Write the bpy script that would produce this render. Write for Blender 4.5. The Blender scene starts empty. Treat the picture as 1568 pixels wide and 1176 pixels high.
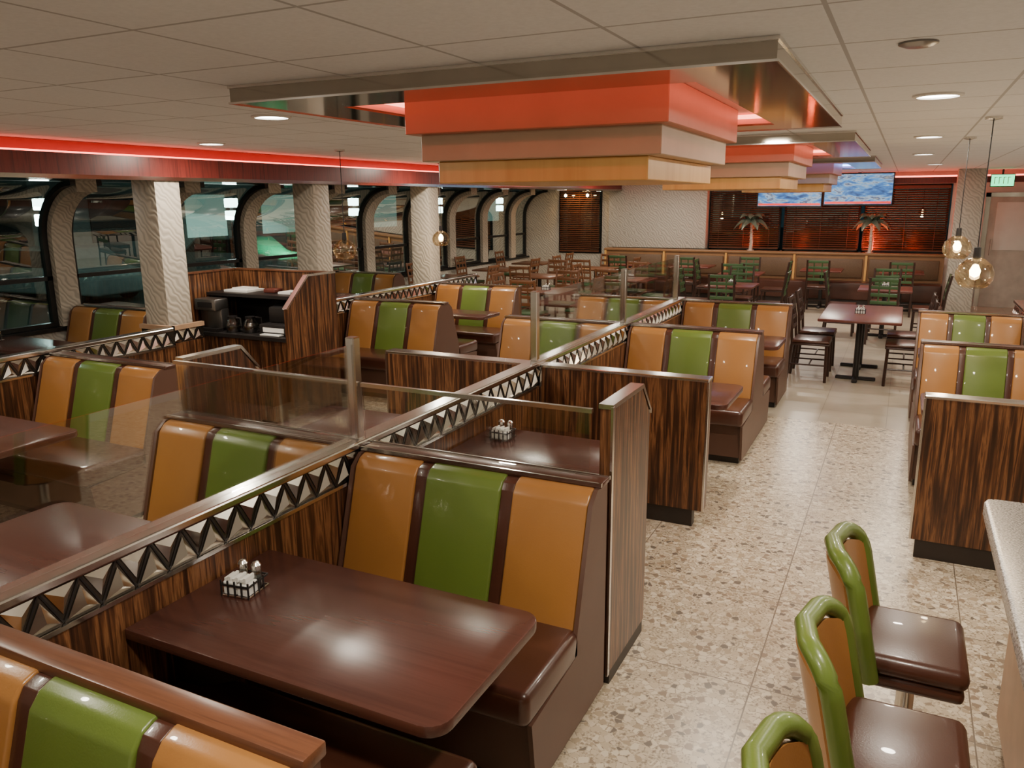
import bpy, bmesh, math, random
from mathutils import Vector, Matrix
random.seed(7)
COL=bpy.context.scene.collection
# ------------------------------------------------------------------ materials
def newmat(name):
    m=bpy.data.materials.new(name);m.use_nodes=True
    nt=m.node_tree;b=nt.nodes['Principled BSDF']
    return m,nt,b
def N(nt,t,**k):
    n=nt.nodes.new(t)
    for a,v in k.items(): setattr(n,a,v)
    return n
def L(nt,a,b): nt.links.new(a,b)
def ramp(nt,fac,stops,interp='LINEAR'):
    r=N(nt,'ShaderNodeValToRGB');r.color_ramp.interpolation=interp
    el=r.color_ramp.elements
    while len(el)<len(stops): el.new(.5)
    for e,(p,c) in zip(el,stops):
        e.position=p;e.color=(c[0],c[1],c[2],1)
    L(nt,fac,r.inputs[0]);return r.outputs[0]
def coords(nt,scale=(1,1,1),rot=(0,0,0)):
    tc=N(nt,'ShaderNodeTexCoord');mp=N(nt,'ShaderNodeMapping')
    mp.inputs['Scale'].default_value=scale;mp.inputs['Rotation'].default_value=rot
    L(nt,tc.outputs['Object'],mp.inputs[0]);return mp.outputs[0]
def noise(nt,vec,scale,detail=3,rough=.5,dist=0):
    n=N(nt,'ShaderNodeTexNoise');n.inputs['Scale'].default_value=scale;n.inputs['Detail'].default_value=detail
    n.inputs['Roughness'].default_value=rough;n.inputs['Distortion'].default_value=dist
    L(nt,vec,n.inputs['Vector']);return n.outputs['Fac']
def bump(nt,b,h,strength=.2,dist=.01):
    n=N(nt,'ShaderNodeBump');n.inputs['Strength'].default_value=strength;n.inputs['Distance'].default_value=dist
    L(nt,h,n.inputs['Height']);L(nt,n.outputs[0],b.inputs['Normal'])
def simple(name,col,rough=.5,metal=0,var=.12,vs=6,bmp=0,coat=0,spec=.5):
    m,nt,b=newmat(name)
    v=coords(nt);n=noise(nt,v,vs)
    lo=[c*(1-var) for c in col];hi=[min(1,c*(1+var)) for c in col]
    L(nt,ramp(nt,n,[(.3,lo),(.7,hi)]),b.inputs['Base Color'])
    b.inputs['Roughness'].default_value=rough;b.inputs['Metallic'].default_value=metal
    b.inputs['Coat Weight'].default_value=coat;b.inputs['Specular IOR Level'].default_value=spec
    if bmp: bump(nt,b,noise(nt,v,180,4),bmp,.002)
    return m
def emis(name,col,s):
    m,nt,b=newmat(name);b.inputs['Base Color'].default_value=(*col,1)
    b.inputs['Emission Color'].default_value=(*col,1);b.inputs['Emission Strength'].default_value=s
    return m
def wood(name,axis='z',stops=None,rough=.3,fs=38):
    m,nt,b=newmat(name)
    s={'z':(1,1,.045),'x':(.045,1,1),'y':(1,.045,1)}[axis]
    v=coords(nt,s)
    n=noise(nt,v,fs,5,.6,.35)
    st=stops or [(.30,(.020,.009,.005)),(.44,(.050,.020,.010)),(.52,(.11,.043,.018)),(.59,(.24,.105,.043)),(.65,(.07,.026,.012)),(.8,(.025,.010,.006))]
    L(nt,ramp(nt,n,st),b.inputs['Base Color']);b.inputs['Roughness'].default_value=rough
    return m
def glassy(name,tint,base=.04,rough=.0,gl=(1,1,1)):
    m=bpy.data.materials.new(name);m.use_nodes=True;nt=m.node_tree;nt.nodes.clear()
    o=N(nt,'ShaderNodeOutputMaterial');mx=N(nt,'ShaderNodeMixShader');t=N(nt,'ShaderNodeBsdfTransparent');g=N(nt,'ShaderNodeBsdfGlossy')
    t.inputs[0].default_value=(*tint,1);g.inputs['Roughness'].default_value=rough;g.inputs[0].default_value=(*gl,1)
    lw=N(nt,'ShaderNodeLayerWeight');lw.inputs[0].default_value=.25
    ma=N(nt,'ShaderNodeMath',operation='MULTIPLY_ADD');ma.inputs[1].default_value=.55;ma.inputs[2].default_value=base
    L(nt,lw.outputs['Fresnel'],ma.inputs[0]);L(nt,ma.outputs[0],mx.inputs[0]);L(nt,t.outputs[0],mx.inputs[1]);L(nt,g.outputs[0],mx.inputs[2]);L(nt,mx.outputs[0],o.inputs[0])
    return m
def gridmask(nt,per,w):
    tc=N(nt,'ShaderNodeTexCoord');sp=N(nt,'ShaderNodeSeparateXYZ');L(nt,tc.outputs['Object'],sp.inputs[0])
    outs=[]
    for i in (0,1):
        a=N(nt,'ShaderNodeMath',operation='ADD');a.inputs[1].default_value=100*per[i]+per[2+i];L(nt,sp.outputs[i],a.inputs[0])
        d=N(nt,'ShaderNodeMath',operation='DIVIDE');d.inputs[1].default_value=per[i];L(nt,a.outputs[0],d.inputs[0])
        f=N(nt,'ShaderNodeMath',operation='FRACT');L(nt,d.outputs[0],f.inputs[0])
        l=N(nt,'ShaderNodeMath',operation='LESS_THAN');l.inputs[1].default_value=w/per[i];L(nt,f.outputs[0],l.inputs[0]);outs.append(l.outputs[0])
    mx=N(nt,'ShaderNodeMath',operation='MAXIMUM');L(nt,outs[0],mx.inputs[0]);L(nt,outs[1],mx.inputs[1]);return mx.outputs[0]
def mixc(nt,fac,a,b):
    m=N(nt,'ShaderNodeMix',data_type='RGBA');L(nt,fac,m.inputs[0])
    for s,v in ((6,a),(7,b)):
        if isinstance(v,tuple): m.inputs[s].default_value=(*v,1)
        else: L(nt,v,m.inputs[s])
    return m.outputs[2]

M={}
M['orange']=simple('vinyl_orange',(.385,.170,.045),.32,0,.06,3,.15,.22)
M['green']=simple('vinyl_green',(.125,.185,.030),.33,0,.06,3,.15,.22)
M['brown']=simple('vinyl_brown',(.070,.024,.014),.3,0,.1,3,.15,.2)
M['brownside']=simple('vinyl_brown_side',(.105,.050,.033),.42,0,.08,3,.1)
M['zebra']=wood('zebrano_laminate','z')
M['capwood']=wood('walnut_cap','x',[(.3,(.105,.038,.018)),(.5,(.16,.062,.03)),(.7,(.08,.028,.014))],.3)
M['table']=wood('table_laminate','x',[(.3,(.066,.023,.016)),(.5,(.086,.032,.023)),(.7,(.055,.019,.014))],.27,14)
M['redtable']=wood('red_table_laminate','y',[(.3,(.10,.024,.018)),(.6,(.14,.038,.027))],.3,14)
M['chrome']=simple('chrome',(.72,.70,.67),.18,1,.05)
M['silver']=simple('silver_trim',(.66,.63,.57),.17,1,.08)
M['bronze']=simple('bronze_mirror',(.42,.39,.34),.10,1,.05)
M['dark']=simple('black_plastic',(.014,.012,.012),.4)
M['trimback']=simple('trim_backing',(.10,.085,.07),.25,.8)
M['kick']=simple('kick_plate',(.03,.022,.018),.5)
M['white']=simple('white_paint',(.74,.72,.68),.6,0,.03)
M['redglowtint']=simple('recess_red_glow_tint',(.40,.04,.035),.6,0,.03)  # red neon glow of the window cove, put into the wall colour
M['pinkglowtint']=simple('recess_pink_glow_tint',(.75,.38,.32),.6,0,.03)  # base colour tinted pink to imitate neon glow inside the canopy recess
M['paper']=simple('paper',(.85,.84,.8),.7,0,.03)
M['glass']=glassy('clear_glass',(.94,.96,.945),.07)
M['winglass']=glassy('window_glass',(.48,.64,.60),.15,0,(.95,1,.96))
M['amber']=glassy('smoked_amber_glass',(.93,.85,.70),.12,0,(1,.92,.8))
M['cglass']=glassy('shaker_glass',(.85,.87,.85),.15)
M['red']=simple('coral_panel',(.47,.165,.095),.45,0,.05)
M['tan']=simple('tan_panel',(.45,.31,.20),.45,0,.05)
M['gold']=wood('honey_wood_panel','z',[(.3,(.62,.31,.08)),(.6,(.72,.40,.12))],.35,12)
M['neonred']=emis('neon_red',(1,.17,.11),7)
M['neonred2']=emis('neon_red_canopy',(1,.28,.18),5.5)
M['neonblue']=emis('neon_blue',(.15,.35,1),14)
M['lamp']=emis('lamp_lens',(1,.96,.89),18)
M['bulb']=emis('warm_bulb',(1,.76,.42),36)
M['fascia']=wood('dark_red_fascia','z',[(.3,(.07,.008,.006)),(.5,(.17,.02,.014)),(.7,(.05,.006,.005))],.35,30)
M['beigeseat']=simple('bench_tan',(.28,.145,.065),.4,0,.08)
M['weave']=simple('bench_weave',(.13,.075,.04),.5,0,.35,160)
M['chairwood']=simple('espresso_wood',(.035,.014,.009),.35)
M['chairhoney']=simple('walnut_chair_wood',(.15,.06,.025),.35)
M['chairgreen']=simple('chair_green',(.045,.10,.035),.4)
M['blind']=wood('wood_blind','x',[(.3,(.085,.030,.015)),(.7,(.14,.052,.026))],.4,20)
M['tanlam']=simple('tan_laminate',(.46,.29,.18),.4)
M['doorwhite']=simple('door_grey_white',(.50,.46,.40),.4)
M['exitg']=emis('exit_green',(.05,.9,.35),3)
M['palm']=simple('palm_metal',(.62,.50,.42),.35,.3)
M['palmleaf']=simple('palm_leaf_metal',(.16,.20,.15),.3,.5)
M['steel']=simple('brushed_steel_dark',(.22,.21,.20),.3,.9)
M['frame']=simple('window_frame',(.03,.03,.03),.35,.6)
def wavy(name,col):
    m,nt,b=newmat(name);v=coords(nt)
    w=N(nt,'ShaderNodeTexWave');w.wave_type='BANDS';w.bands_direction='DIAGONAL';w.inputs['Scale'].default_value=9;w.inputs['Distortion'].default_value=9;w.inputs['Detail'].default_value=1;w.inputs['Detail Scale'].default_value=.8
    L(nt,v,w.inputs[0]);L(nt,ramp(nt,w.outputs['Fac'],[(.1,[c*.72 for c in col]),(.6,col)]),b.inputs['Base Color'])
    b.inputs['Roughness'].default_value=.55;bump(nt,b,w.outputs['Fac'],.4,.008);return m
M['wavy']=wavy('wavy_wallcover',(.56,.52,.45))
M['wavycol']=wavy('wavy_column_cover',(.52,.46,.375))
# terrazzo
m,nt,b=newmat('terrazzo');v=coords(nt)
vo=N(nt,'ShaderNodeTexVoronoi');vo.inputs['Scale'].default_value=32;L(nt,v,vo.inputs['Vector'])
ve=N(nt,'ShaderNodeTexVoronoi');ve.feature='DISTANCE_TO_EDGE';ve.inputs['Scale'].default_value=32;L(nt,v,ve.inputs['Vector'])
sp=N(nt,'ShaderNodeSeparateColor');L(nt,vo.outputs['Color'],sp.inputs[0])
chips=ramp(nt,sp.outputs[0],[(0,(.57,.48,.35)),(.18,(.40,.315,.215)),(.32,(.69,.61,.47)),(.52,(.29,.22,.155)),(.63,(.63,.54,.41)),(.79,(.18,.15,.12)),(.87,(.52,.43,.31))],'CONSTANT')
fine=noise(nt,v,80,4,.6)
mat=ramp(nt,fine,[(.37,(.24,.185,.13)),(.48,(.47,.39,.28)),(.62,(.66,.57,.43))])
lt=N(nt,'ShaderNodeMath',operation='LESS_THAN');lt.inputs[1].default_value=.07;L(nt,ve.outputs[0],lt.inputs[0])
gt=N(nt,'ShaderNodeMath',operation='GREATER_THAN');gt.inputs[1].default_value=.74;L(nt,sp.outputs[1],gt.inputs[0])
mx=N(nt,'ShaderNodeMath',operation='MAXIMUM');L(nt,lt.outputs[0],mx.inputs[0]);L(nt,gt.outputs[0],mx.inputs[1])
c=mixc(nt,mx.outputs[0],chips,mat);c=mixc(nt,gridmask(nt,(.86,.86,.43,.2),.006),c,(.2,.16,.12))
L(nt,c,b.inputs['Base Color']);b.inputs['Roughness'].default_value=.28;M['terrazzo']=m
m,nt,b=newmat('beige_tile');v=coords(nt);c=ramp(nt,noise(nt,v,3,4),[(.3,(.42,.36,.275)),(.7,(.49,.43,.335))])
c=mixc(nt,gridmask(nt,(.6,.6,0,.0),.006),c,(.3,.25,.19));L(nt,c,b.inputs['Base Color']);b.inputs['Roughness'].default_value=.3;M['tile']=m
m,nt,b=newmat('ceiling_tile');v=coords(nt);c=ramp(nt,noise(nt,v,60,4),[(.3,(.78,.80,.82)),(.7,(.84,.86,.88))])
g=gridmask(nt,(.61,.61,.25,.1),.014);c=mixc(nt,g,c,(.46,.46,.47));L(nt,c,b.inputs['Base Color']);b.inputs['Roughness'].default_value=.7;M['ceil']=m
m,nt,b=newmat('granite');v=coords(nt);c=ramp(nt,noise(nt,v,140,5,.7),[(.38,(.05,.045,.04)),(.47,(.25,.22,.2)),(.55,(.42,.38,.35)),(.68,(.6,.56,.52))]);L(nt,c,b.inputs['Base Color']);b.inputs['Roughness'].default_value=.25;M['granite']=m
m,nt,b=newmat('tv_screen');v=coords(nt,(1.3,1,4));c=ramp(nt,noise(nt,v,3.0,3,.6,.4),[(.3,(.03,.06,.16)),(.42,(.05,.16,.42)),(.50,(.12,.30,.55)),(.56,(.35,.42,.50)),(.62,(.05,.09,.2)),(.72,(.30,.28,.24))])
b.inputs['Base Color'].default_value=(0.01,.01,.01,1);L(nt,c,b.inputs['Emission Color']);b.inputs['Emission Strength'].default_value=1.5;M['tv']=m
M['tvred']=emis('tv_ticker',(.8,.05,.04),1.2)
M['asphalt']=simple('asphalt',(.04,.047,.045),.6)
M['bldg']=simple('facade',(.26,.30,.29),.7)

# ------------------------------------------------------------------ builder
class B:
    def __init__(s): s.bm=bmesh.new();s.mats=[]
    def mi(s,k):
        if k not in s.mats: s.mats.append(k)
        return s.mats.index(k)
    def merge(s,t,k,bev=0,seg=2,mat=None):
        bmesh.ops.recalc_face_normals(t,faces=t.faces)
        if bev: bmesh.ops.bevel(t,geom=list(t.edges),offset=bev,segments=seg,profile=.5,affect='EDGES',clamp_overlap=True)
        if mat is not None: bmesh.ops.transform(t,matrix=mat,verts=t.verts)
        i=s.mi(k);vm={}
        for v in t.verts: vm[v]=s.bm.verts.new(v.co)
        for f in t.faces:
            try: nf=s.bm.faces.new([vm[v] for v in f.verts]);nf.material_index=i
            except ValueError: pass
        t.free()
    def box(s,x0,x1,y0,y1,z0,z1,k,bev=0,seg=2,mat=None):
        t=bmesh.new();bmesh.ops.create_cube(t,size=1)
        for v in t.verts: v.co=Vector(((x0+x1)/2+v.co.x*(x1-x0),(y0+y1)/2+v.co.y*(y1-y0),(z0+z1)/2+v.co.z*(z1-z0)))
        s.merge(t,k,bev,seg,mat)
    def prism(s,ax,pts,a,b,k,bev=0,seg=2,mat=None):
        t=bmesh.new()
        def P(p,q): return {'x':(q,p[0],p[1]),'y':(p[0],q,p[1]),'z':(p[0],p[1],q)}[ax]
        A=[t.verts.new(P(p,a)) for p in pts];C=[t.verts.new(P(p,b)) for p in pts];n=len(pts)
        t.faces.new(A);t.faces.new(C[::-1])
        for i in range(n): t.faces.new((A[i],A[(i+1)%n],C[(i+1)%n],C[i]))
        s.merge(t,k,bev,seg,mat)
    def lathe(s,c,prof,k,n=20,mat=None):
        t=bmesh.new();rings=[]
        for r,z in prof:
            if r<1e-5: rings.append([t.verts.new((c[0],c[1],c[2]+z))])
            else: rings.append([t.verts.new((c[0]+r*math.cos(2*math.pi*i/n),c[1]+r*math.sin(2*math.pi*i/n),c[2]+z)) for i in range(n)])
        for A,C in zip(rings,rings[1:]):
            for i in range(n):
                j=(i+1)%n
                if len(A)==1 and len(C)==1: continue
                if len(A)==1: t.faces.new((A[0],C[j],C[i]))
                elif len(C)==1: t.faces.new((A[i],A[j],C[0]))
                else: t.faces.new((A[i],A[j],C[j],C[i]))
        s.merge(t,k,0,2,mat)
    def cyl(s,c,r,h,k,n=20,mat=None): s.lathe(c,[(0,0),(r,0),(r,h),(0,h)],k,n,mat)
    def tube(s,path,r,k,n=8,closed=False,sx=1,mat=None):
        t=bmesh.new();P=[Vector(p) for p in path];rings=[];m=len(P)
        for i,p in enumerate(P):
            a=P[(i-1)%m] if (closed or i>0) else p;c=P[(i+1)%m] if (closed or i<m-1) else p
            d=(c-a).normalized();u=Vector((0,0,1)) if abs(d.z)<.9 else Vector((1,0,0))
            q=d.cross(u).normalized();w=q.cross(d)
            rr=r[i] if isinstance(r,(list,tuple)) else r
            rings.append([t.verts.new(p+q*rr*sx*math.cos(2*math.pi*j/n)+w*rr*math.sin(2*math.pi*j/n)) for j in range(n)])
        for i in range(m if closed else m-1):
            A=rings[i];C=rings[(i+1)%m]
            for j in range(n): t.faces.new((A[j],A[(j+1)%n],C[(j+1)%n],C[j]))
        if not closed: t.faces.new(rings[0]);t.faces.new(rings[-1][::-1])
        s.merge(t,k,0,2,mat)
    def obj(s,name,loc=(0,0,0),rz=0,angle=35):
        me=bpy.data.meshes.new(name);s.bm.to_mesh(me);s.bm.free()
        for k in s.mats: me.materials.append(M[k])
        me.polygons.foreach_set('use_smooth',[True]*len(me.polygons))
        me.set_sharp_from_angle(angle=math.radians(angle))
        o=bpy.data.objects.new(name,me);COL.objects.link(o);o.location=loc;o.rotation_euler=(0,0,rz);return o
def inst(o,name,loc,rz=0):
    n=bpy.data.objects.new(name,o.data);COL.objects.link(n);n.location=loc;n.rotation_euler=(0,0,rz);n.scale=o.scale;return n

# ------------------------------------------------------------------ room shell
CZ=2.59
b=B();b.box(-8.6,2.7,-1.6,7.9,-.08,0,'terrazzo');b.box(-8.6,2.7,7.9,18.1,-.08,0,'tile');b.obj('floor')
b=B();b.box(-8.6,2.7,-1.6,18.1,CZ,CZ+.08,'ceil');b.obj('ceiling')
b=B();b.box(2.6,2.7,-1.6,18.1,0,CZ,'white');b.obj('wall_right')
b=B();b.box(-8.6,2.7,-1.7,-1.6,0,CZ,'white');b.obj('wall_front')
b=B();Y0,Y1=18.0,18.12
b.box(-8.6,-7.55,Y0,Y1,0,CZ,'wavy');b.box(-7.55,-6.45,Y0,Y1,0,.85,'wavy');b.box(-7.55,-6.45,Y0,Y1,2.38,CZ,'wavy')
b.box(-6.45,-3.95,Y0,Y1,0,CZ,'wavy');b.box(-3.95,.75,Y0,Y1,0,1.0,'white');b.box(-3.95,.75,Y0,Y1,2.36,CZ,'white');b.box(.75,2.7,Y0,Y1,0,CZ,'white')
b.obj('wall_back')
b=B();b.box(-6.2,-3.95,17.74,17.99,1.03,2.5,'wavy',.01);b.obj('textured_wall_panel')
b=B();b.box(-8.6,-8.38,-1.6,18.0,0,.72,'wavy');b.box(-8.6,-8.34,-1.6,18.0,.72,.76,'frame');b.box(-8.6,-7.85,-1.6,18.0,2.34,CZ,'white');b.obj('wall_left')
def arc(off=0,n=10):
    pts=[(-8.45-off,.765),(-8.45-off,1.72)]
    for i in range(1,n+1):
        a=i/n*math.pi/2*.98
        pts.append((-7.82-(.63+off)*math.cos(a),1.72+(.60+off)*math.sin(a)))
    return pts
piers=[-1.3,.08,1.50,2.92,4.34,5.76,7.18,8.60,10.02,11.44,12.86,14.28,15.70,17.12]
b=B()
for y in piers:
    o_=arc(.06);i_=arc(-.10)
    b.prism('y',o_+i_[::-1],y-.11,y+.13,'wavycol')
b.obj('window_piers')
k=0
for y0,y1 in zip(piers,piers[1:]+[18.1]):
    k+=1;b=B();a0,a1=y0+.135,y1-.115
    t=bmesh.new();p=arc(0);A=[t.verts.new((x,a0,z)) for x,z in p];C=[t.verts.new((x,a1,z)) for x,z in p]
    for i in range(len(p)-1): t.faces.new((A[i],A[i+1],C[i+1],C[i]))
    b.merge(t,'winglass')
    for y in (a0+.03,a1-.03,):
        o_=arc(.02);i_=arc(-.035);b.prism('y',o_+i_[::-1],y-.03,y+.03,'frame')
    b.box(-8.48,-8.415,a0,a1,1.275,1.32,'frame');b.box(-8.48,-8.41,a0,a1,.765,.81,'frame')
    b.obj('window_%d'%k)
ST=2.485
b=B();b.box(-5.93,-5.90,-1.5,17.9,2.32,ST,'fascia');b.box(-7.84,-5.93,-1.5,17.9,2.325,2.345,'bronze');b.box(-7.84,-6.08,-1.5,17.9,2.345,CZ-.003,'redglowtint')
b.box(-6.08,-5.94,-1.5,17.9,2.345,2.43,'redglowtint');b.box(-5.945,-5.885,-1.5,17.9,2.29,2.322,'bronze');b.obj('window_soffit')
b=B();b.tube([(-5.985,-1.4,ST+.004),(-5.985,17.7,ST+.004)],.014,'neonred');b.obj('neon_cove_light')
b=B();b.box(-3.4,2.55,17.3,17.33,2.36,2.47,'fascia');b.box(-3.4,2.55,17.33,17.88,2.38,2.40,'white');b.obj('back_soffit')
b=B();b.tube([(-3.3,17.4,2.49),(2.5,17.4,2.49)],.014,'neonred');b.obj('neon_cove_light')
for cx,cy in ((-6.06,5.13),(-6.06,7.22),(-6.06,9.6)):
    b=B();b.box(cx-.14,cx+.15,cy-.13,cy+.14,0,2.32,'wavycol',.006)
    b.obj('column')
b=B();b.box(.75,1.2,16.6,17.0,0,CZ,'wavy',.01);b.obj('column')

# ------------------------------------------------------------------ triangle trim
def zigzag(b,axis,pos,a0,a1,z0,z1,sgn,step=.13):
    e=.004*sgn
    def quadpts(pts,k,off):
        t=bmesh.new();vs=[]
        for (s,z) in pts:
            vs.append(t.verts.new((pos+off,s,z) if axis=='x' else (s,pos+off,z)))
        t.faces.new(vs);b.merge(t,k)
    def pyr(pts,k,h=.020):
        t=bmesh.new();cs=sum(p[0] for p in pts)/3;cz=sum(p[1] for p in pts)/3
        V=[t.verts.new((pos+e,s,z) if axis=='x' else (s,pos+e,z)) for s,z in pts]
        o=e+h*sgn;A=t.verts.new((pos+o,cs,cz) if axis=='x' else (cs,pos+o,cz))
        for i in range(3): t.faces.new((V[i],V[(i+1)%3],A))
        b.merge(t,k)
    n=max(1,int(round((a1-a0)/step)));st=(a1-a0)/n
    zm=(z0+z1)/2
    for i in range(n):
        s0=a0+i*st;s1=s0+st;c=(s0+s1)/2;g=.012
        pyr([(s0+g,z0+.005),(s1-g,z0+.005),(c,z1-.028)],'silver')
        if i: pyr([(s0-st*.38,z1-.005),(s0+st*.38,z1-.005),(s0,z0+.030)],'silver',.016)
        w=.0035
        for p,q in (((s0,z0),(c,z1)),((c,z1),(s1,z0))):
            quadpts([(p[0]-w,p[1]),(p[0]+w,p[1]),(q[0]+w,q[1]),(q[0]-w,q[1])],'dark',e*.8)
def spine(name,xc,y0,y1,w=.05,sides=(1,-1)):
    b=B();b.box(xc-w+.008,xc+w-.008,y0,y1,.08,.855,'zebra');b.box(xc-w+.02,xc+w-.02,y0+.02,y1-.02,0,.08,'kick')
    b.box(xc-w+.018,xc+w-.018,y0,y1,.855,.985,'trimback')
    b.box(xc-w,xc+w,y0,y1,.985,1.02,'chrome',.008,2)
    b.box(xc-w,xc+w,y0,y1,.843,.858,'chrome')
    for s in sides: zigzag(b,'x',xc+s*(w-.018),y0,y1,.859,.984,s)
    return b.obj(name,angle=10)
spine('booth_divider',-2.22,-.6,8.9)
spine('booth_divider',-5.82,-.6,4.93)
spine('booth_divider',-5.82,6.2,10.6)
spine('booth_divider',1.16,5.05,10.0,sides=(-1,))
b=B();cy=5.13;x0,x1,y0,y1=-6.24,-5.84,cy-.17,cy+.2
b.box(x0,x1,y0,y0+.03,0,.86,'zebra');b.box(x1-.03,x1,y0,y1,0,.86,'zebra')
b.box(x0,x1,y0+.01,y0+.03,.86,.98,'trimback');b.box(x1-.03,x1-.01,y0,y1,.86,.98,'trimback')
b.box(x0,x1+.01,y0-.01,y0+.03,.98,1.02,'tanlam');b.box(x1-.03,x1+.01,y0,y1,.98,1.02,'tanlam')
zigzag(b,'x',x1-.01,y0,y1,.865,.98,1);zigzag(b,'y',y0+.01,x0,x1,.865,.98,-1);b.obj('column_base_surround',angle=10)

# ------------------------------------------------------------------ booths
def side(b,x0,x1,yb,s,zs=1.0):
    Yf=lambda d:yb+s*d
    Zf=lambda z:.42+(z-.42)*zs if z>.42 else z
    w=x1-x0;f=[0,.285,.335,.655,.705,1]
    ks=['orange','brown','green','brown','orange']
    for i,kx in enumerate(ks):
        a=x0+.02+f[i]*(w-.04);c=x0+.02+f[i+1]*(w-.04)
        puff=0 if kx!='brown' else -.012
        prof=[(Yf(0),.42),(Yf(.24+puff),.42),(Yf(.10+puff),.88),(Yf(.085+puff),.93),(Yf(.055),.965+puff*.5),(Yf(.02),.978+puff*.5),(Yf(0),.978+puff*.5)]
        b.prism('x',[(p,Zf(q)) for p,q in prof],a,c,kx,.010 if kx!='brown' else .003,3)
    for xa,xb in ((x0,x0+.018),(x1-.018,x1)):
        b.prism('x',[(p,Zf(q)) for p,q in [(Yf(0),.04),(Yf(.62),.04),(Yf(.66),.33),(Yf(.26),.36),(Yf(.245),.42),(Yf(.09),.93),(Yf(.03),.978),(Yf(0),.978)]],xa,xb,'brownside')
    ya,yc=sorted((Yf(.20),Yf(.70)))
    b.box(x0+.005,x1,ya,yc,.33,.465,'brown',.035,4)
    ya,yc=sorted((Yf(0),Yf(.62)));b.box(x0+.02,x1-.02,ya,yc,.06,.34,'brownside')
    ya,yc=sorted((Yf(0),Yf(.58)));b.box(x0+.03,x1-.03,ya,yc,0,.06,'kick')
def bench(x0,x1,yb,s=-1,cap='brown',double=False,xr=None,rz=1.0,t=.085):
    b=B();side(b,x0,x1,yb,s)
    ya,yc=sorted((yb,yb-s*t))
    b.box(x0,x1,ya,yc,.04,.975,'zebra' if not double else 'brownside')
    if double: side(b,x0,xr or x1,yb-s*t,-s,rz)
    if cap=='capwood':
        b.box(x0-.002,x1+.010,ya-.012,yc+.012,.966,1.003,cap,.006,2)
    else:
        b.box(x0-.002,x1+.006,ya-.008,yc+.008,.974,.996,cap,.005,2)
        for y in ((ya-.012,) if not double else (ya-.012,yc+.002)): b.box(x0,x1+.008,y,y+.010,.984,1.0,'chrome')
    return b.obj('booth_bench')
RX0,RX1=-2.165,-1.0
LX0,LX1=-3.45,-2.275
bench(RX0,RX1,1.06,-1,'capwood',True,rz=.80,t=.05);bench(LX0,LX1,1.06,-1,'capwood',True,rz=.8,t=.05)
bench(RX0,RX1,2.83,-1,double=True,xr=RX1-.065);bench(LX0,LX1,2.85,-1,double=True)
for x0,x1 in ((RX0,RX1-.02),(LX0,LX1)):
    bench(x0,x1,6.88,-1,double=True);bench(x0,x1,8.85,-1)
WX0,WX1=-5.74,-4.52
bench(WX0,WX1,3.75,-1,double=True);bench(WX0,WX1,1.7,-1,double=True);bench(WX0,WX1,7.5,-1,double=True);bench(WX0,WX1,9.42,-1)
for y in (3.6,5.8,8.2,10.4): bench(-8.30,-7.1,y,-1,double=True)
bench(.19,1.09,6.92,-1,double=True);bench(.19,1.09,8.85,-1)
def panel(x0,x1,y,t=.09,z=1.0,name='booth_end_panel'):
    b=B();b.box(x0,x1,y,y+t,.12,z-.02,'zebra');b.box(x0-.004,x1+.004,y-.004,y+t+.004,z-.02,z,'chrome',.004,1)
    b.box(x0+.03,x1-.07,y+.02,y+t-.02,0,.12,'kick')
    for x in (x0,x1): b.box(x-.006,x+.006,y-.004,y+.012,.12,z-.02,'chrome')
    return b.obj(name)
panel(RX0,RX1-.02,4.86,.11);panel(LX0,LX1,4.86,.11)
panel(.19,1.10,4.97,.09)
for xa,xb in ((-1.055,-1.0),(-3.47,-3.42)):
    b=B();b.prism('x',[(2.965,.06),(3.50,.06),(3.50,1.12),(3.37,1.27),(2.965,1.27)],xa,xb,'zebra')
    b.box(xa,xb,2.99,3.48,0,.06,'kick')
    b.prism('x',[(2.955,1.27),(3.375,1.27),(3.515,1.12),(3.515,1.14),(3.38,1.29),(2.955,1.29)],xa-.004,xb+.004,'chrome')
    b.box(xb-.004,xb+.006,2.95,2.972,.06,1.28,'chrome');b.obj('booth_side_panel')
def pane(x0,x1,y0,y1,z0,z1,rail=True,name='glass_partition'):
    b=B();b.box(x0,x1,y0,y1,z0,z1,'glass')
    if rail: b.box(min(x0,x1)-.008,max(x0,x1)+.008,y0-.006 if y1-y0<.1 else y0,y1+.006 if y1-y0<.1 else y1,z1,z1+.018,'chrome')
    b.obj(name)
pane(-2.18,-1.065,2.874,2.882,1.004,1.27);pane(-3.41,-2.26,2.894,2.902,1.004,1.27)
pane(-2.223,-2.217,-.5,2.83,1.022,1.465,False);pane(-2.223,-2.217,4.92,6.75,1.022,1.48,False);pane(-2.223,-2.217,6.85,8.6,1.022,1.48,False)
for y in (2.87,4.88,6.8,8.64):
    b=B();b.box(-2.245,-2.195,y-.025,y+.025,1.02,1.50,'chrome',.005,1);b.obj('glass_post')

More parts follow.
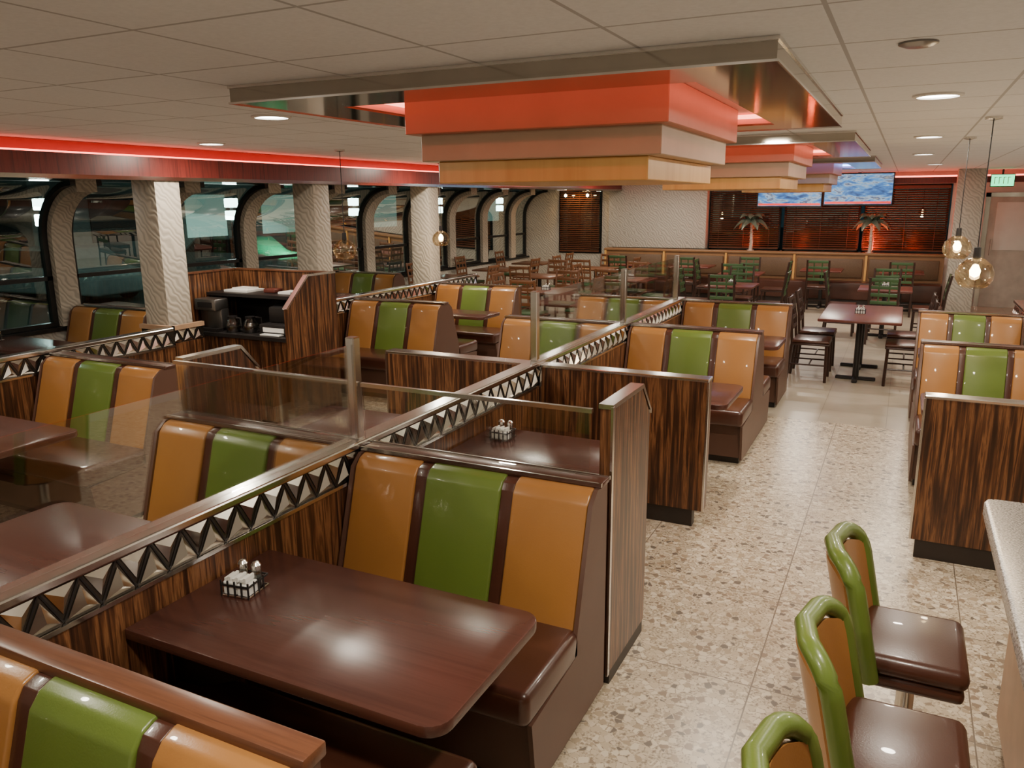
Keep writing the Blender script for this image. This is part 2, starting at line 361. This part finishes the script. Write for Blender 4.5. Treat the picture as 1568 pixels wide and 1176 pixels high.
def booth_table(xw,xa,y0,y1,k='table',z=.75):
    b=B();s=1 if xa>xw else -1;r=.07;pts=[(xw,y0)]
    for cx,cy,a0 in ((xa-s*r,y0+r,-90),(xa-s*r,y1-r,0)):
        for i in range(6):
            a=math.radians(a0+i*18);pts.append((cx+s*r*math.cos(a),cy+r*math.sin(a)))
    pts.append((xw,y1));b.prism('z',pts,z-.038,z,k,.006,2)
    ym=(y0+y1)/2
    b.box(min(xw,xw+s*.04),max(xw,xw+s*.04),ym-.2,ym+.2,z-.12,z-.038,'dark')
    for y in (ym-.15,ym+.15):
        b.prism('y',[(xw,z-.05),(xw+s*.6,z-.05),(xw+s*.6,z-.075),(xw+s*.04,z-.32),(xw,z-.32)],y-.012,y+.012,'dark')
    return b.obj('booth_table')
for y0,y1,xr in ((1.53,2.20,-.97),(3.52,4.14,-1.2),(5.22,5.9,-.97),(7.6,8.22,-.97)):
    booth_table(-2.168,xr,y0,y1);booth_table(-2.272,-3.42,y0,y1)
for y0,y1 in ((2.38,3.02),(8.2,8.72)): booth_table(-5.765,-4.42,y0,y1)
for y0,y1 in ((2.3,2.88),(4.5,5.08),(6.9,7.45),(9.1,9.65)): booth_table(-8.33,-7.1,y0,y1)
for y0,y1 in ((5.6,6.2),(7.7,8.14)): booth_table(1.105,.2,y0,y1)

b=B()
for dx in (-.03,.03):
    b.lathe((dx,.035,0),[(0,0),(.021,0),(.023,.02),(.019,.06),(.016,.066)],'cglass',14)
    b.lathe((dx,.035,.003),[(0,0),(.016,0),(.017,.035),(0,.036)],'paper' if dx<0 else 'dark',12)
    b.lathe((dx,.035,.064),[(.019,0),(.02,.016),(.012,.025),(0,.027)],'chrome',14)
b.box(-.055,.0,-.06,0.005,.004,.05,'paper',.004,1);b.box(.005,.055,-.06,0.005,.004,.045,'paper',.004,1)
for i in range(6): b.box(-.05+i*.017,-.04+i*.017,-.055,0,.05,.06+.006*(i%2),'paper')
for x in (-.06,-.03,0,.03,.06): b.tube([(x,-.065,.0),(x,-.065,.055)],.004,'dark',6)
for y in (-.03,.0,.03): b.tube([(.062,y,.0),(.062,y,.05)],.003,'dark',6)
b.tube([(-.06,-.065,.04),(.06,-.065,.04),(.06,.062,.04),(-.06,.062,.04)],.004,'dark',6,True)
b.tube([(-.06,-.065,.004),(.06,-.065,.004),(.06,.062,.004),(-.06,.062,.004)],.003,'chrome',6,True)
cad=b.obj('condiment_caddy',(-2.0,1.90,.75),.15);cad.scale=(.92,.92,1.1)
for p in ((-2.0,3.95,.75),(-2.05,5.5,.75),(-2.05,7.9,.75),(-2.4,3.9,.75),(-5.65,2.7,.75),(-8.2,4.8,.75),(-8.2,7.2,.75),(-5.65,8.5,.75)): inst(cad,'condiment_caddy',p)

# ------------------------------------------------------------------ service station
b=B()
b.box(-6.12,-6.08,5.42,6.05,.0,1.44,'zebra');b.box(-6.08,-4.86,6.01,6.05,0,1.44,'zebra')
b.prism('x',[(5.36,0),(6.05,0),(6.05,1.44),(5.66,1.44),(5.36,1.17)],-4.88,-4.84,'zebra')
b.prism('x',[(6.05,1.44),(5.66,1.44),(5.36,1.17),(5.345,1.18),(5.65,1.455),(6.05,1.455)],-4.885,-4.835,'chrome')
b.box(-6.12,-4.84,6.0,6.06,1.44,1.455,'capwood');b.box(-6.13,-6.07,5.41,6.05,1.44,1.455,'capwood')
b.box(-6.08,-4.88,5.42,6.01,.86,.90,'dark',.004,1);b.box(-6.08,-4.88,5.47,6.01,.08,.86,'zebra')
b.box(-6.08,-4.88,5.62,6.01,1.22,1.25,'dark');b.box(-6.08,-4.88,5.995,6.009,.9,1.22,'dark')
for x in (-5.68,-5.28): b.box(x-.003,x+.003,5.462,5.468,.12,.84,'chrome')
b.obj('service_station')
b=B();b.box(-5.32,-4.97,5.5,5.85,.901,1.0,'dark',.012);b.box(-5.29,-5.0,5.6,5.88,1.0,1.15,'dark',.02);b.prism('x',[(5.62,1.15),(5.86,1.15),(5.93,1.2),(5.91,1.21)],-5.26,-5.03,'frame')
b.box(-5.26,-5.03,5.44,5.56,.905,.915,'paper');b.box(-5.27,-5.02,5.495,5.503,.93,.97,'paper');b.obj('receipt_printer')
b=B();b.box(-6.05,-5.78,5.50,5.60,.901,1.12,'steel',.01);b.box(-6.05,-5.78,5.43,5.60,1.10,1.21,'steel',.012);b.box(-6.0,-5.82,5.424,5.432,1.13,1.18,'dark');b.box(-6.05,-5.78,5.43,5.60,.901,.93,'dark');b.obj('coffee_machine')
b=B();b.lathe((0,0,0),[(0,0),(.06,0),(.075,.05),(.06,.10),(.04,.13),(.045,.15)],'cglass',18);b.lathe((0,0,.002),[(0,0),(.057,0),(.068,.05),(0,.052)],'dark',18);b.lathe((0,0,.13),[(.044,0),(.047,.02),(0,.025)],'dark',18);b.tube([(.045,0,.14),(.1,0,.13),(.105,0,.06),(.07,0,.04)],.009,'dark',8)
pot=b.obj('coffee_pot',(-5.66,5.52,.901));inst(pot,'coffee_pot',(-5.48,5.56,.901),1)
b=B();b.box(-5.95,-5.65,5.72,5.96,1.251,1.27,'paper',0);b.box(-5.9,-5.7,5.78,5.93,1.27,1.285,'paper');b.obj('paper_stack')
b=B()
for i in range(9): b.lathe((-5.02,5.88,1.251+i*.02),[(.028,0),(.036,.02),(.034,.02),(.026,.003)],'paper',14)
b.obj('paper_cup_stack')
b=B();b.box(-5.5,-5.36,5.78,5.9,1.251,1.29,'redtable',.01);b.box(-5.3,-5.15,5.76,5.94,1.251,1.27,'paper');b.obj('order_pad_box')

# ------------------------------------------------------------------ canopies
def canopy(cx,cy,neon):
    b=B();fx,fy=1.134,1.321;ix,iy=.80,.975;z0,z1=2.517,CZ-.001
    for x0,x1,y0,y1 in ((cx-fx,cx+fx,cy-fy,cy-iy),(cx-fx,cx+fx,cy+iy,cy+fy),(cx-fx,cx-ix,cy-iy,cy+iy),(cx+ix,cx+fx,cy-iy,cy+iy)):
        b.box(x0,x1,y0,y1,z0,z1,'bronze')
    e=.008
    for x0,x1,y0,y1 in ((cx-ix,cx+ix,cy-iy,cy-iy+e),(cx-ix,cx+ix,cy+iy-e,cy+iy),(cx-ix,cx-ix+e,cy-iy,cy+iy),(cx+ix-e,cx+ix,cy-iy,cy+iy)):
        b.box(x0,x1,y0,y1,z0+.01,z1,'pinkglowtint')
    b.box(cx-ix,cx+ix,cy-iy,cy+iy,CZ-.006,CZ-.002,'pinkglowtint')
    f=.006
    for za,zb in ((z0-.004,z0+.004),(z1-.012,z1)):
        b.box(cx-fx-f,cx+fx+f,cy-fy-f,cy-fy,za,zb,'chrome');b.box(cx-fx-f,cx+fx+f,cy+fy,cy+fy+f,za,zb,'chrome')
        b.box(cx-fx-f,cx-fx,cy-fy,cy+fy,za,zb,'chrome');b.box(cx+fx,cx+fx+f,cy-fy,cy+fy,za,zb,'chrome')
    b.box(cx-.635,cx+.635,cy-.726,cy+.726,2.406,CZ-.007,'red',.004,1)
    b.box(cx-.59,cx+.59,cy-.658,cy+.658,2.284,2.417,'tan',.004,1)
    b.box(cx-.522,cx+.522,cy-.612,cy+.612,2.182,2.284,'gold',.004,1)
    nx,ny=.76,.93
    b.tube([(cx-nx,cy-ny,2.565),(cx+nx,cy-ny,2.565),(cx+nx,cy+ny,2.565),(cx-nx,cy+ny,2.565)],.012,neon,8,True)
    b.obj('ceiling_canopy')
canopy(-1.542,4.026,'neonred2');canopy(-1.542,8.0,'neonred2');canopy(-1.542,11.96,'neonblue')

# ------------------------------------------------------------------ lights
def area(name,loc,size,power,col=(1,.89,.74),shape='DISK',rot=(0,0,0),sy=None,spread=None):
    l=bpy.data.lights.new(name,'AREA');l.shape=shape;l.size=size;l.energy=power;l.color=col
    if sy: l.size_y=sy
    if spread: l.spread=spread
    o=bpy.data.objects.new(name,l);COL.objects.link(o);o.location=loc;o.rotation_euler=rot;return o
down=[(-3.4,3.75),(-5.35,5.15),(.08,4.6),(-1.07,5.95),(-3.5,7.0),(-5.4,8.8),(-3.5,10.2),(.1,7.6),(.1,10.6),(-1.3,14.0),(-3.6,13.3),(-5.3,12.4),(.3,13.9),(-1.6,15.8),(-4.2,16),(-3.5,1.1),(-.9,.7),(.15,2.0),(-5.4,2.0),(1.7,5.5),(1.7,9.5),(-5.3,15.6)]
for x,y in down:
    b=B();b.lathe((0,0,0),[(.115,0),(.115,-.008),(.095,-.012),(.092,-.002)],'white',28);b.lathe((0,0,-.004),[(0,0),(.093,0)],'lamp',28);b.obj('recessed_downlight',(x,y,CZ))
    area('downlight_lamp',(x,y,CZ-.02),.18,30)
for y in (1.5,4.7,7.9,11,14,16.8):
    b=B();b.lathe((0,0,0),[(.10,0),(.10,-.008),(.085,-.01)],'white',24);b.lathe((0,0,-.003),[(0,0),(.086,0)],'lamp',24);b.obj('recessed_downlight',(-7.0,y,2.325))
    area('soffit_lamp',(-7.0,y,2.305),.16,6)
b=B();b.lathe((0,0,0),[(.06,0),(.06,-.006),(.04,-.014),(0,-.014)],'steel',24);b.obj('smoke_detector',(-.02,3.05,CZ))
def pendant(x,y,z,on=True):
    b=B();s=.88
    b.tube([(0,0,CZ-z),(0,0,.17)],.004,'dark',6);b.lathe((0,0,CZ-z-.025),[(.05,.025),(.05,.01),(0,0)],'chrome',20)
    b.lathe((0,0,.105),[(.0,.08),(.02,.075),(.024,.0),(.018,-.03),(0,-.03)],'dark',16)
    b.lathe((0,0,0),[(r*s,q*s) for r,q in [(.03,.13),(.06,.12),(.11,.075),(.13,.02),(.125,-.03),(.10,-.07),(.07,-.09),(.072,-.088)]],'amber',28)
    b.lathe((0,0,0),[(0,.075),(.02,.06),(.033,.03),(.028,.0),(0,-.015)],'bulb' if on else 'cglass',16)
    b.obj('pendant_lamp',(x,y,z))
    if on:
        l=bpy.data.lights.new('pendant_bulb','POINT');l.energy=8;l.color=(1,.78,.5);l.shadow_soft_size=.04
        o=bpy.data.objects.new('pendant_bulb',l);COL.objects.link(o);o.location=(x,y,z-.12)
pendant(.43,6.0,1.60);pendant(.41,7.9,1.66);pendant(-4.98,6.4,1.62,False);pendant(-5.5,9.1,1.60)

# ------------------------------------------------------------------ counter + stools
b=B()
pts=[(.37,-1.2),(1.3,-1.2),(1.3,3.44),(.42,3.44),(.385,3.43),(.37,3.39)]
b.prism('z',pts,.895,.95,'granite',.006,2);b.box(.50,1.25,-1.2,3.3,.1,.895,'tanlam');b.box(.54,1.22,-1.2,3.26,0,.1,'kick')
b.obj('granite_counter')
b=B()
b.box(-.16,.17,-.20,.20,.545,.62,'brown',.035,4);b.box(-.15,.16,-.19,.19,.50,.55,'brown',.02,3)
b.cyl((0,0,.06),.03,.45,'chrome',16);b.lathe((0,0,0),[(0,0),(.19,0),(.19,.015),(.06,.045),(.03,.07),(0,.07)],'chrome',28)
b.lathe((0,0,.46),[(0,0),(.09,0),(.10,.05),(0,.05)],'dark',20)
T=Matrix.Translation((-.18,0,.545))@Matrix.Rotation(-math.radians(12),4,'Y')
cv=lambda y:.075*(abs(y)/.20)**2-.02
path=[(cv(.20),-.20,-.03),(cv(.2),-.20,.12),(cv(.2),-.20,.27)]
for i in range(1,7):
    a=math.radians(90*i/6);y=-.20+.09*(1-math.cos(a));path.append((cv(y),y,.27+.11*math.sin(a)))
path.append((cv(0),0,.385))
path+= [(x,-y,z) for x,y,z in path[-2::-1]]
b.tube(path,.030,'green',12,mat=T)
t=bmesh.new();n=10;F1=[];F2=[]
for i in range(n+1):
    y=-.185+.37*i/n;x=cv(y);top=.36-.06*(abs(y)/.185)**3
    F1.append((t.verts.new((x+.028,y,-.03)),t.verts.new((x+.028,y,top))));F2.append((t.verts.new((x-.028,y,-.03)),t.verts.new((x-.028,y,top))))
for i in range(n):
    t.faces.new((F1[i][0],F1[i+1][0],F1[i+1][1],F1[i][1]));t.faces.new((F2[i][0],F2[i][1],F2[i+1][1],F2[i+1][0]))
    t.faces.new((F1[i][1],F1[i+1][1],F2[i+1][1],F2[i][1]));t.faces.new((F1[i][0],F2[i][0],F2[i+1][0],F1[i+1][0]))
for i in (0,n): t.faces.new((F1[i][0],F1[i][1],F2[i][1],F2[i][0]))
b.merge(t,'orange',0,2,T)
st=b.obj('counter_stool',(.15,2.83,0))
for x,y in ((.125,2.20),(.09,1.57),(.09,.95)): inst(st,'counter_stool',(x,y,0))

# ------------------------------------------------------------------ dining furniture
def mkchair(kw,kb,ks,name,loc,rz):
    b=B();h=.98
    for y in (-.19,.19):
        b.tube([(.19,y,0),(.18,y,.45)],.017,kw,8)
        b.tube([(-.24,y,0),(-.20,y,.45),(-.22,y,.70),(-.27,y,h)],.018,kw,8)
        b.tube([(.18,y,.2),(-.21,y,.2)],.010,kw,6)
    b.tube([(0,-.19,.2),(0,.19,.2)],.010,kw,6)
    b.box(-.21,.21,-.215,.215,.43,.455,kw,.01,2);b.box(-.20,.21,-.21,.21,.455,.49,ks,.015,3)
    for z,x in ((.62,-.213),(.73,-.225),(.84,-.245),(.95,-.265)): b.box(x-.01,x+.01,-.19,.19,z-.025,z+.025,kb,.006,2)
    for y in (-.07,.07): b.tube([(-.213,y,.62),(-.225,y,.73),(-.265,y,.95)],.011,kb,6)
    return b.obj(name,loc,rz)
cb=mkchair('chairwood','chairwood','brown','dining_chair',(-.88,9.85,0),0)
cg=mkchair('chairwood','chairgreen','brown','dining_chair',(-.8,13.4,0),0)
ch=mkchair('chairhoney','chairhoney','chairgreen','dining_chair',(-5.48,11.2,0),0)
def mktable(w,d,k,name,loc):
    b=B();b.box(-w/2,w/2,-d/2,d/2,.715,.75,k,.012,2)
    ys=(0,) if d<1.0 else (-d/2+.35,d/2-.35)
    for y in ys:
        b.cyl((0,y,.04),.035,.68,'dark',14);b.box(-.2,.2,y-.2,y+.2,.70,.715,'dark')
        for a in (0,90):
            R_=Matrix.Translation((0,y,0))@Matrix.Rotation(math.radians(a),4,'Z');b.box(-.22,.22,-.03,.03,0,.04,'dark',.01,1,mat=R_)
    return b.obj(name,loc)
big=mktable(.88,1.5,'redtable','dining_table',(-.38,10.4,0))
for x,y,r in ((-.88,10.55,0),(.12,9.95,math.pi),(.12,10.65,math.pi)): inst(cb,'dining_chair',(x,y,0),r)
sm=mktable(.75,.75,'redtable','dining_table',(-.2,13.4,0))
wt=mktable(.75,.75,'capwood','dining_table',(-4.9,11.2,0))
def setup(x,y,c=cb,four=True,r0=0,tb=None,skip=()):
    if tb: inst(tb,'dining_table',(x,y,0))
    n=4 if four else 2
    for i in range(n):
        if i in skip: continue
        a=i*math.pi/2 if four else i*math.pi+r0
        inst(c,'dining_chair',(x-.60*math.cos(a),y-.60*math.sin(a),0),a)
setup(-.2,13.4,cg,skip=(0,))
setup(-4.9,11.2,ch,skip=(0,))
setup(-2.45,13.1,cg,tb=sm);setup(-4.4,13.4,ch,tb=wt);setup(-2.7,15.3,cg,tb=sm)
for y in (12.6,14.4,16.2): setup(-7.4,y,ch,False,tb=wt)
setup(-6.0,13.4,ch,False,math.pi/2,tb=wt);setup(-5.6,15.3,ch,tb=wt)
for x in (-5.3,-3.9,-1.4,0.0):
    inst(sm,'dining_table',(x,16.62,0));inst(cg,'dining_chair',(x,16.02,0),math.pi/2)
for x,y in ((-.4,10.3),(-2.45,13.1),(-.2,13.4),(-4.4,13.4),(-4.9,11.2)): inst(cad,'condiment_caddy',(x,y,.75))
b=B()
b.box(-6.2,.72,17.5,17.7,.1,.97,'beigeseat');b.box(-6.2,.74,17.46,17.72,.97,1.02,'beigeseat',.012,2);b.box(-6.2,.72,17.05,17.5,.12,.47,'brown',.03,3);b.box(-6.2,.72,17.1,17.6,0,.12,'kick')
xs=[-6.16,-4.79,-3.43,-2.03,-.66,.70]
for a,c in zip(xs,xs[1:]):
    b.box(a+.06,c-.06,17.46,17.5,.52,.90,'weave',.012,2);b.box(a-.02,a+.02,17.45,17.5,.45,.97,'gold')
b.obj('banquette_bench')

def blinds(name,x0,x1,z0,z1,y=17.95):
    b=B();n=int((z1-z0)/.045)
    for i in range(n):
        z=z0+.02+i*.045;b.prism('x',[(y-.018,z-.012),(y-.016,z-.014),(y+.018,z+.010),(y+.016,z+.012)],x0,x1,'blind')
    b.box(x0,x1,y-.03,y+.03,z1-.03,z1+.03,'blind');b.box(x0,x1,y-.02,y+.02,z0-.01,z0+.01,'blind')
    for x in (x0+.2,(x0+x1)/2,x1-.2): b.tube([(x,y-.02,z0),(x,y-.02,z1)],.004,'blind',5)
    b.obj(name)
i=k
for x0,x1 in ((-3.93,-2.42),(-2.36,-.86),(-.80,.73)):
    i+=1;b=B();b.box(x0,x1,18.05,18.06,1.0,2.36,'winglass')
    for a,c,e,g in ((x0,x0+.05,1.0,2.36),(x1-.05,x1,1.0,2.36),(x0,x1,1.0,1.05),(x0,x1,2.31,2.36)): b.box(a,c,18.02,18.08,e,g,'frame')
    b.obj('window_%d'%i);blinds('window_blinds',x0+.02,x1-.02,1.05,2.3)
i+=1;b=B();b.box(-7.55,-6.45,18.05,18.06,.85,2.38,'winglass')
for a,c,e,g in ((-7.55,-7.5,.85,2.38),(-6.5,-6.45,.85,2.38),(-7.5,-6.5,.85,.9),(-7.5,-6.5,2.33,2.38)): b.box(a,c,18.02,18.08,e,g,'frame')
b.obj('window_%d'%i);blinds('window_blinds',-7.5,-6.5,.9,2.33)
def palm(x,y):
    b=B();b.lathe((0,0,0),[(0,0),(.09,0),(.09,.015),(0,.02)],'palm',20)
    b.tube([(0,0,0),(.015,0,.2),(.0,0,.45),(-.01,0,.72)],[.05,.042,.034,.028],'palm',10)
    for j in range(7): b.lathe((0.005,0,.06+j*.09),[(.038,0),(.050,.03),(.034,.035)],'palm',10)
    for j in range(14):
        a=j*math.pi/7+.2;pr=None;t=bmesh.new();ln=.46 if j%2 else .36
        for s in range(9):
            u=s/8;r=ln*u;z=.70+(.18 if j%2 else .30)*math.sin(u*math.pi*.62)-(.36 if j%2 else .2)*u*u;w=.11*math.sin(math.pi*(.12+.86*u))
            c=Vector((r*math.cos(a),r*math.sin(a)*.6,z));q=Vector((-math.sin(a),math.cos(a)*.6,0))*w
            tr=(t.verts.new(c+q-Vector((0,0,w*.7))),t.verts.new(c),t.verts.new(c-q-Vector((0,0,w*.7))))
            if pr: t.faces.new((pr[0],tr[0],tr[1],pr[1]));t.faces.new((pr[1],tr[1],tr[2],pr[2]))
            pr=tr
        b.merge(t,'palmleaf')
    o=b.obj('palm_tree_sculpture',(x,y,1.022));o.scale=(.82,.82,.86)
palm(-2.95,17.60);palm(-.62,17.60)
for x,p in ((-3.0,10),(-1.95,7),(-.60,50),(.15,8)):
    area('red_uplight',(x,17.80,1.06),.12,p,(1,.10,.03),rot=(math.radians(180),0,0))
b=B()
for x in (-7.3,-6.75): b.lathe((x,17.8,2.2),[(0,.04),(.03,.02),(.03,-.02),(0,-.04)],'bulb',14);b.tube([(x,17.8,2.24),(x,17.8,2.32)],.006,'dark',6)
b.obj('amber_sconce_pair')
area('amber_window_lamp',(-7.0,17.7,2.3),.2,9,(1,.5,.12))
def tv(x0,x1,z0,z1,y=17.15):
    b=B();b.box(x0,x1,y,y+.05,z0,z1,'dark',.006,1);b.box(x0+.02,x1-.02,y-.003,y,z0+.03,z1-.02,'tv');b.box(x0+.03,x1-.03,y-.006,y-.003,z0+.04,z0+.08,'tvred')
    xm=(x0+x1)/2;b.box(xm-.03,xm+.03,y+.05,y+.08,z0+.2,CZ-.01,'dark');b.obj('television')
tv(-2.80,-1.55,1.92,2.54);tv(-1.53,-.28,1.95,2.57)
b=B();b.box(1.30,1.68,17.2,17.25,2.28,2.50,'dark',.005,1)
b.box(1.31,1.67,17.195,17.2,2.29,2.49,'exitg')
for j,x in enumerate((1.36,1.43,1.50,1.57)):
    b.box(x,x+.012,17.19,17.195,2.33,2.45,'paper');b.box(x,x+.045,17.19,17.195,2.44,2.45,'paper')
b.box(1.47,1.5,17.2,17.24,2.5,CZ-.005,'dark');b.obj('exit_sign')
b=B();b.box(1.4,2.4,17.94,17.99,0,2.1,'doorwhite',.004,1);b.box(1.52,2.28,17.93,17.94,1.1,2.0,'white');b.tube([(1.48,17.9,1.0),(1.48,17.9,1.3)],.012,'chrome');b.obj('door_1')
b=B()
for a,c,e,g in ((1.32,1.4,0,2.18),(2.4,2.48,0,2.18),(1.32,2.48,2.1,2.18)): b.box(a,c,17.93,17.99,e,g,'bronze')
b.obj('trim_door')

# ------------------------------------------------------------------ exterior
M['winlit']=emis('lit_window',(.65,.9,.8),.8)
M['line']=simple('parking_paint',(.5,.42,.12),.6)
b=B();b.box(-70,-8.7,-20,70,-.35,-.25,'asphalt');b.box(-8.7,15,18.3,70,-.35,-.25,'asphalt')
b.box(-12.1,-11.95,-10,50,-.25,-.245,'line')
for y in range(-6,48,3): b.box(-22,-17,y,y+.1,-.25,-.245,'line')
b.obj('parking_lot_ground')
b=B();b.box(-32,-24,-10,14,-.25,5,'bldg');b.box(-32,-24.5,16,50,-.25,4,'bldg')
for y in range(-8,13,3): b.box(-24.02,-23.98,y,y+1.4,1,2.6,'winlit' if y%2 else 'dark')
for y in range(18,48,4): b.box(-24.52,-24.47,y,y+2,.8,2.4,'winlit' if y%3 else 'dark')
for y in range(-10,14,2): b.box(-23.98,-23.9,y,y+.25,-.25,5,'white')
b.obj('office_building')
M['pole']=emis('street_lamp_head',(.85,1,.97),45)
for x,y in ((-15,10.05),(-15,14.9),(-15,19.8),(-15,24.7),(-15,29.5)):
    b=B();b.tube([(0,0,-.25),(0,0,2.4)],.04,'frame');b.box(-.11,.11,-.13,.13,1.98,2.2,'pole',.02);b.box(-.11,.11,-.13,.13,1.68,1.90,'pole',.02);b.obj('street_lamp',(x,y,0))
for x,y in ((-19,4),(-19,13),(-19,19)):
    b=B();b.prism('y',[(-2.1,-.05),(2.1,-.05),(2.15,.45),(1.3,.6),(.7,1.05),(-.9,1.05),(-1.5,.6),(-2.15,.5)],-.85,.85,'bldg',.08,3)
    b.prism('y',[(1.2,.6),(.68,1.0),(-.85,1.0),(-1.35,.6)],-.87,.87,'dark',.01,1)
    for wx in (-1.35,1.35):
        for wy in (-.82,.62): b.lathe((0,0,0),[(0,0),(.3,0),(.32,.05),(.32,.15),(.3,.2),(0,.2)],'dark',20,mat=Matrix.Translation((wx,wy+.2,.05))@Matrix.Rotation(math.radians(90),4,'X'))
    b.obj('parked_car',(x,y,0),.1)
area('green_sign_light',(-17,19.5,1.2),.6,120,(.05,1,.4))
area('lot_light',(-18,3,6),2,230,(.8,1,.92));area('lot_light',(-18,26,6),2,230,(.8,1,.92))

w=bpy.data.worlds.new('night');bpy.context.scene.world=w;w.use_nodes=True
w.node_tree.nodes['Background'].inputs[0].default_value=(.02,.05,.06,1);w.node_tree.nodes['Background'].inputs[1].default_value=.4
yaw,pit,roll=[math.radians(a) for a in (26.17,13.08,-.42)]
Fh=Vector((-math.sin(yaw),math.cos(yaw),0));Z=Vector((0,0,1));R=Fh.cross(Z);F=math.cos(pit)*Fh-math.sin(pit)*Z;U=math.sin(pit)*Fh+math.cos(pit)*Z
R,U=math.cos(roll)*R+math.sin(roll)*U,-math.sin(roll)*R+math.cos(roll)*U
cam=bpy.data.cameras.new('camera');cam.sensor_width=36;cam.lens=1210.3/1568*36;cam.clip_start=.05
co=bpy.data.objects.new('camera',cam);COL.objects.link(co)
m=Matrix((R,U,-F)).transposed().to_4x4();m.translation=Vector((0,0,2.1));co.matrix_world=m
bpy.context.scene.camera=co
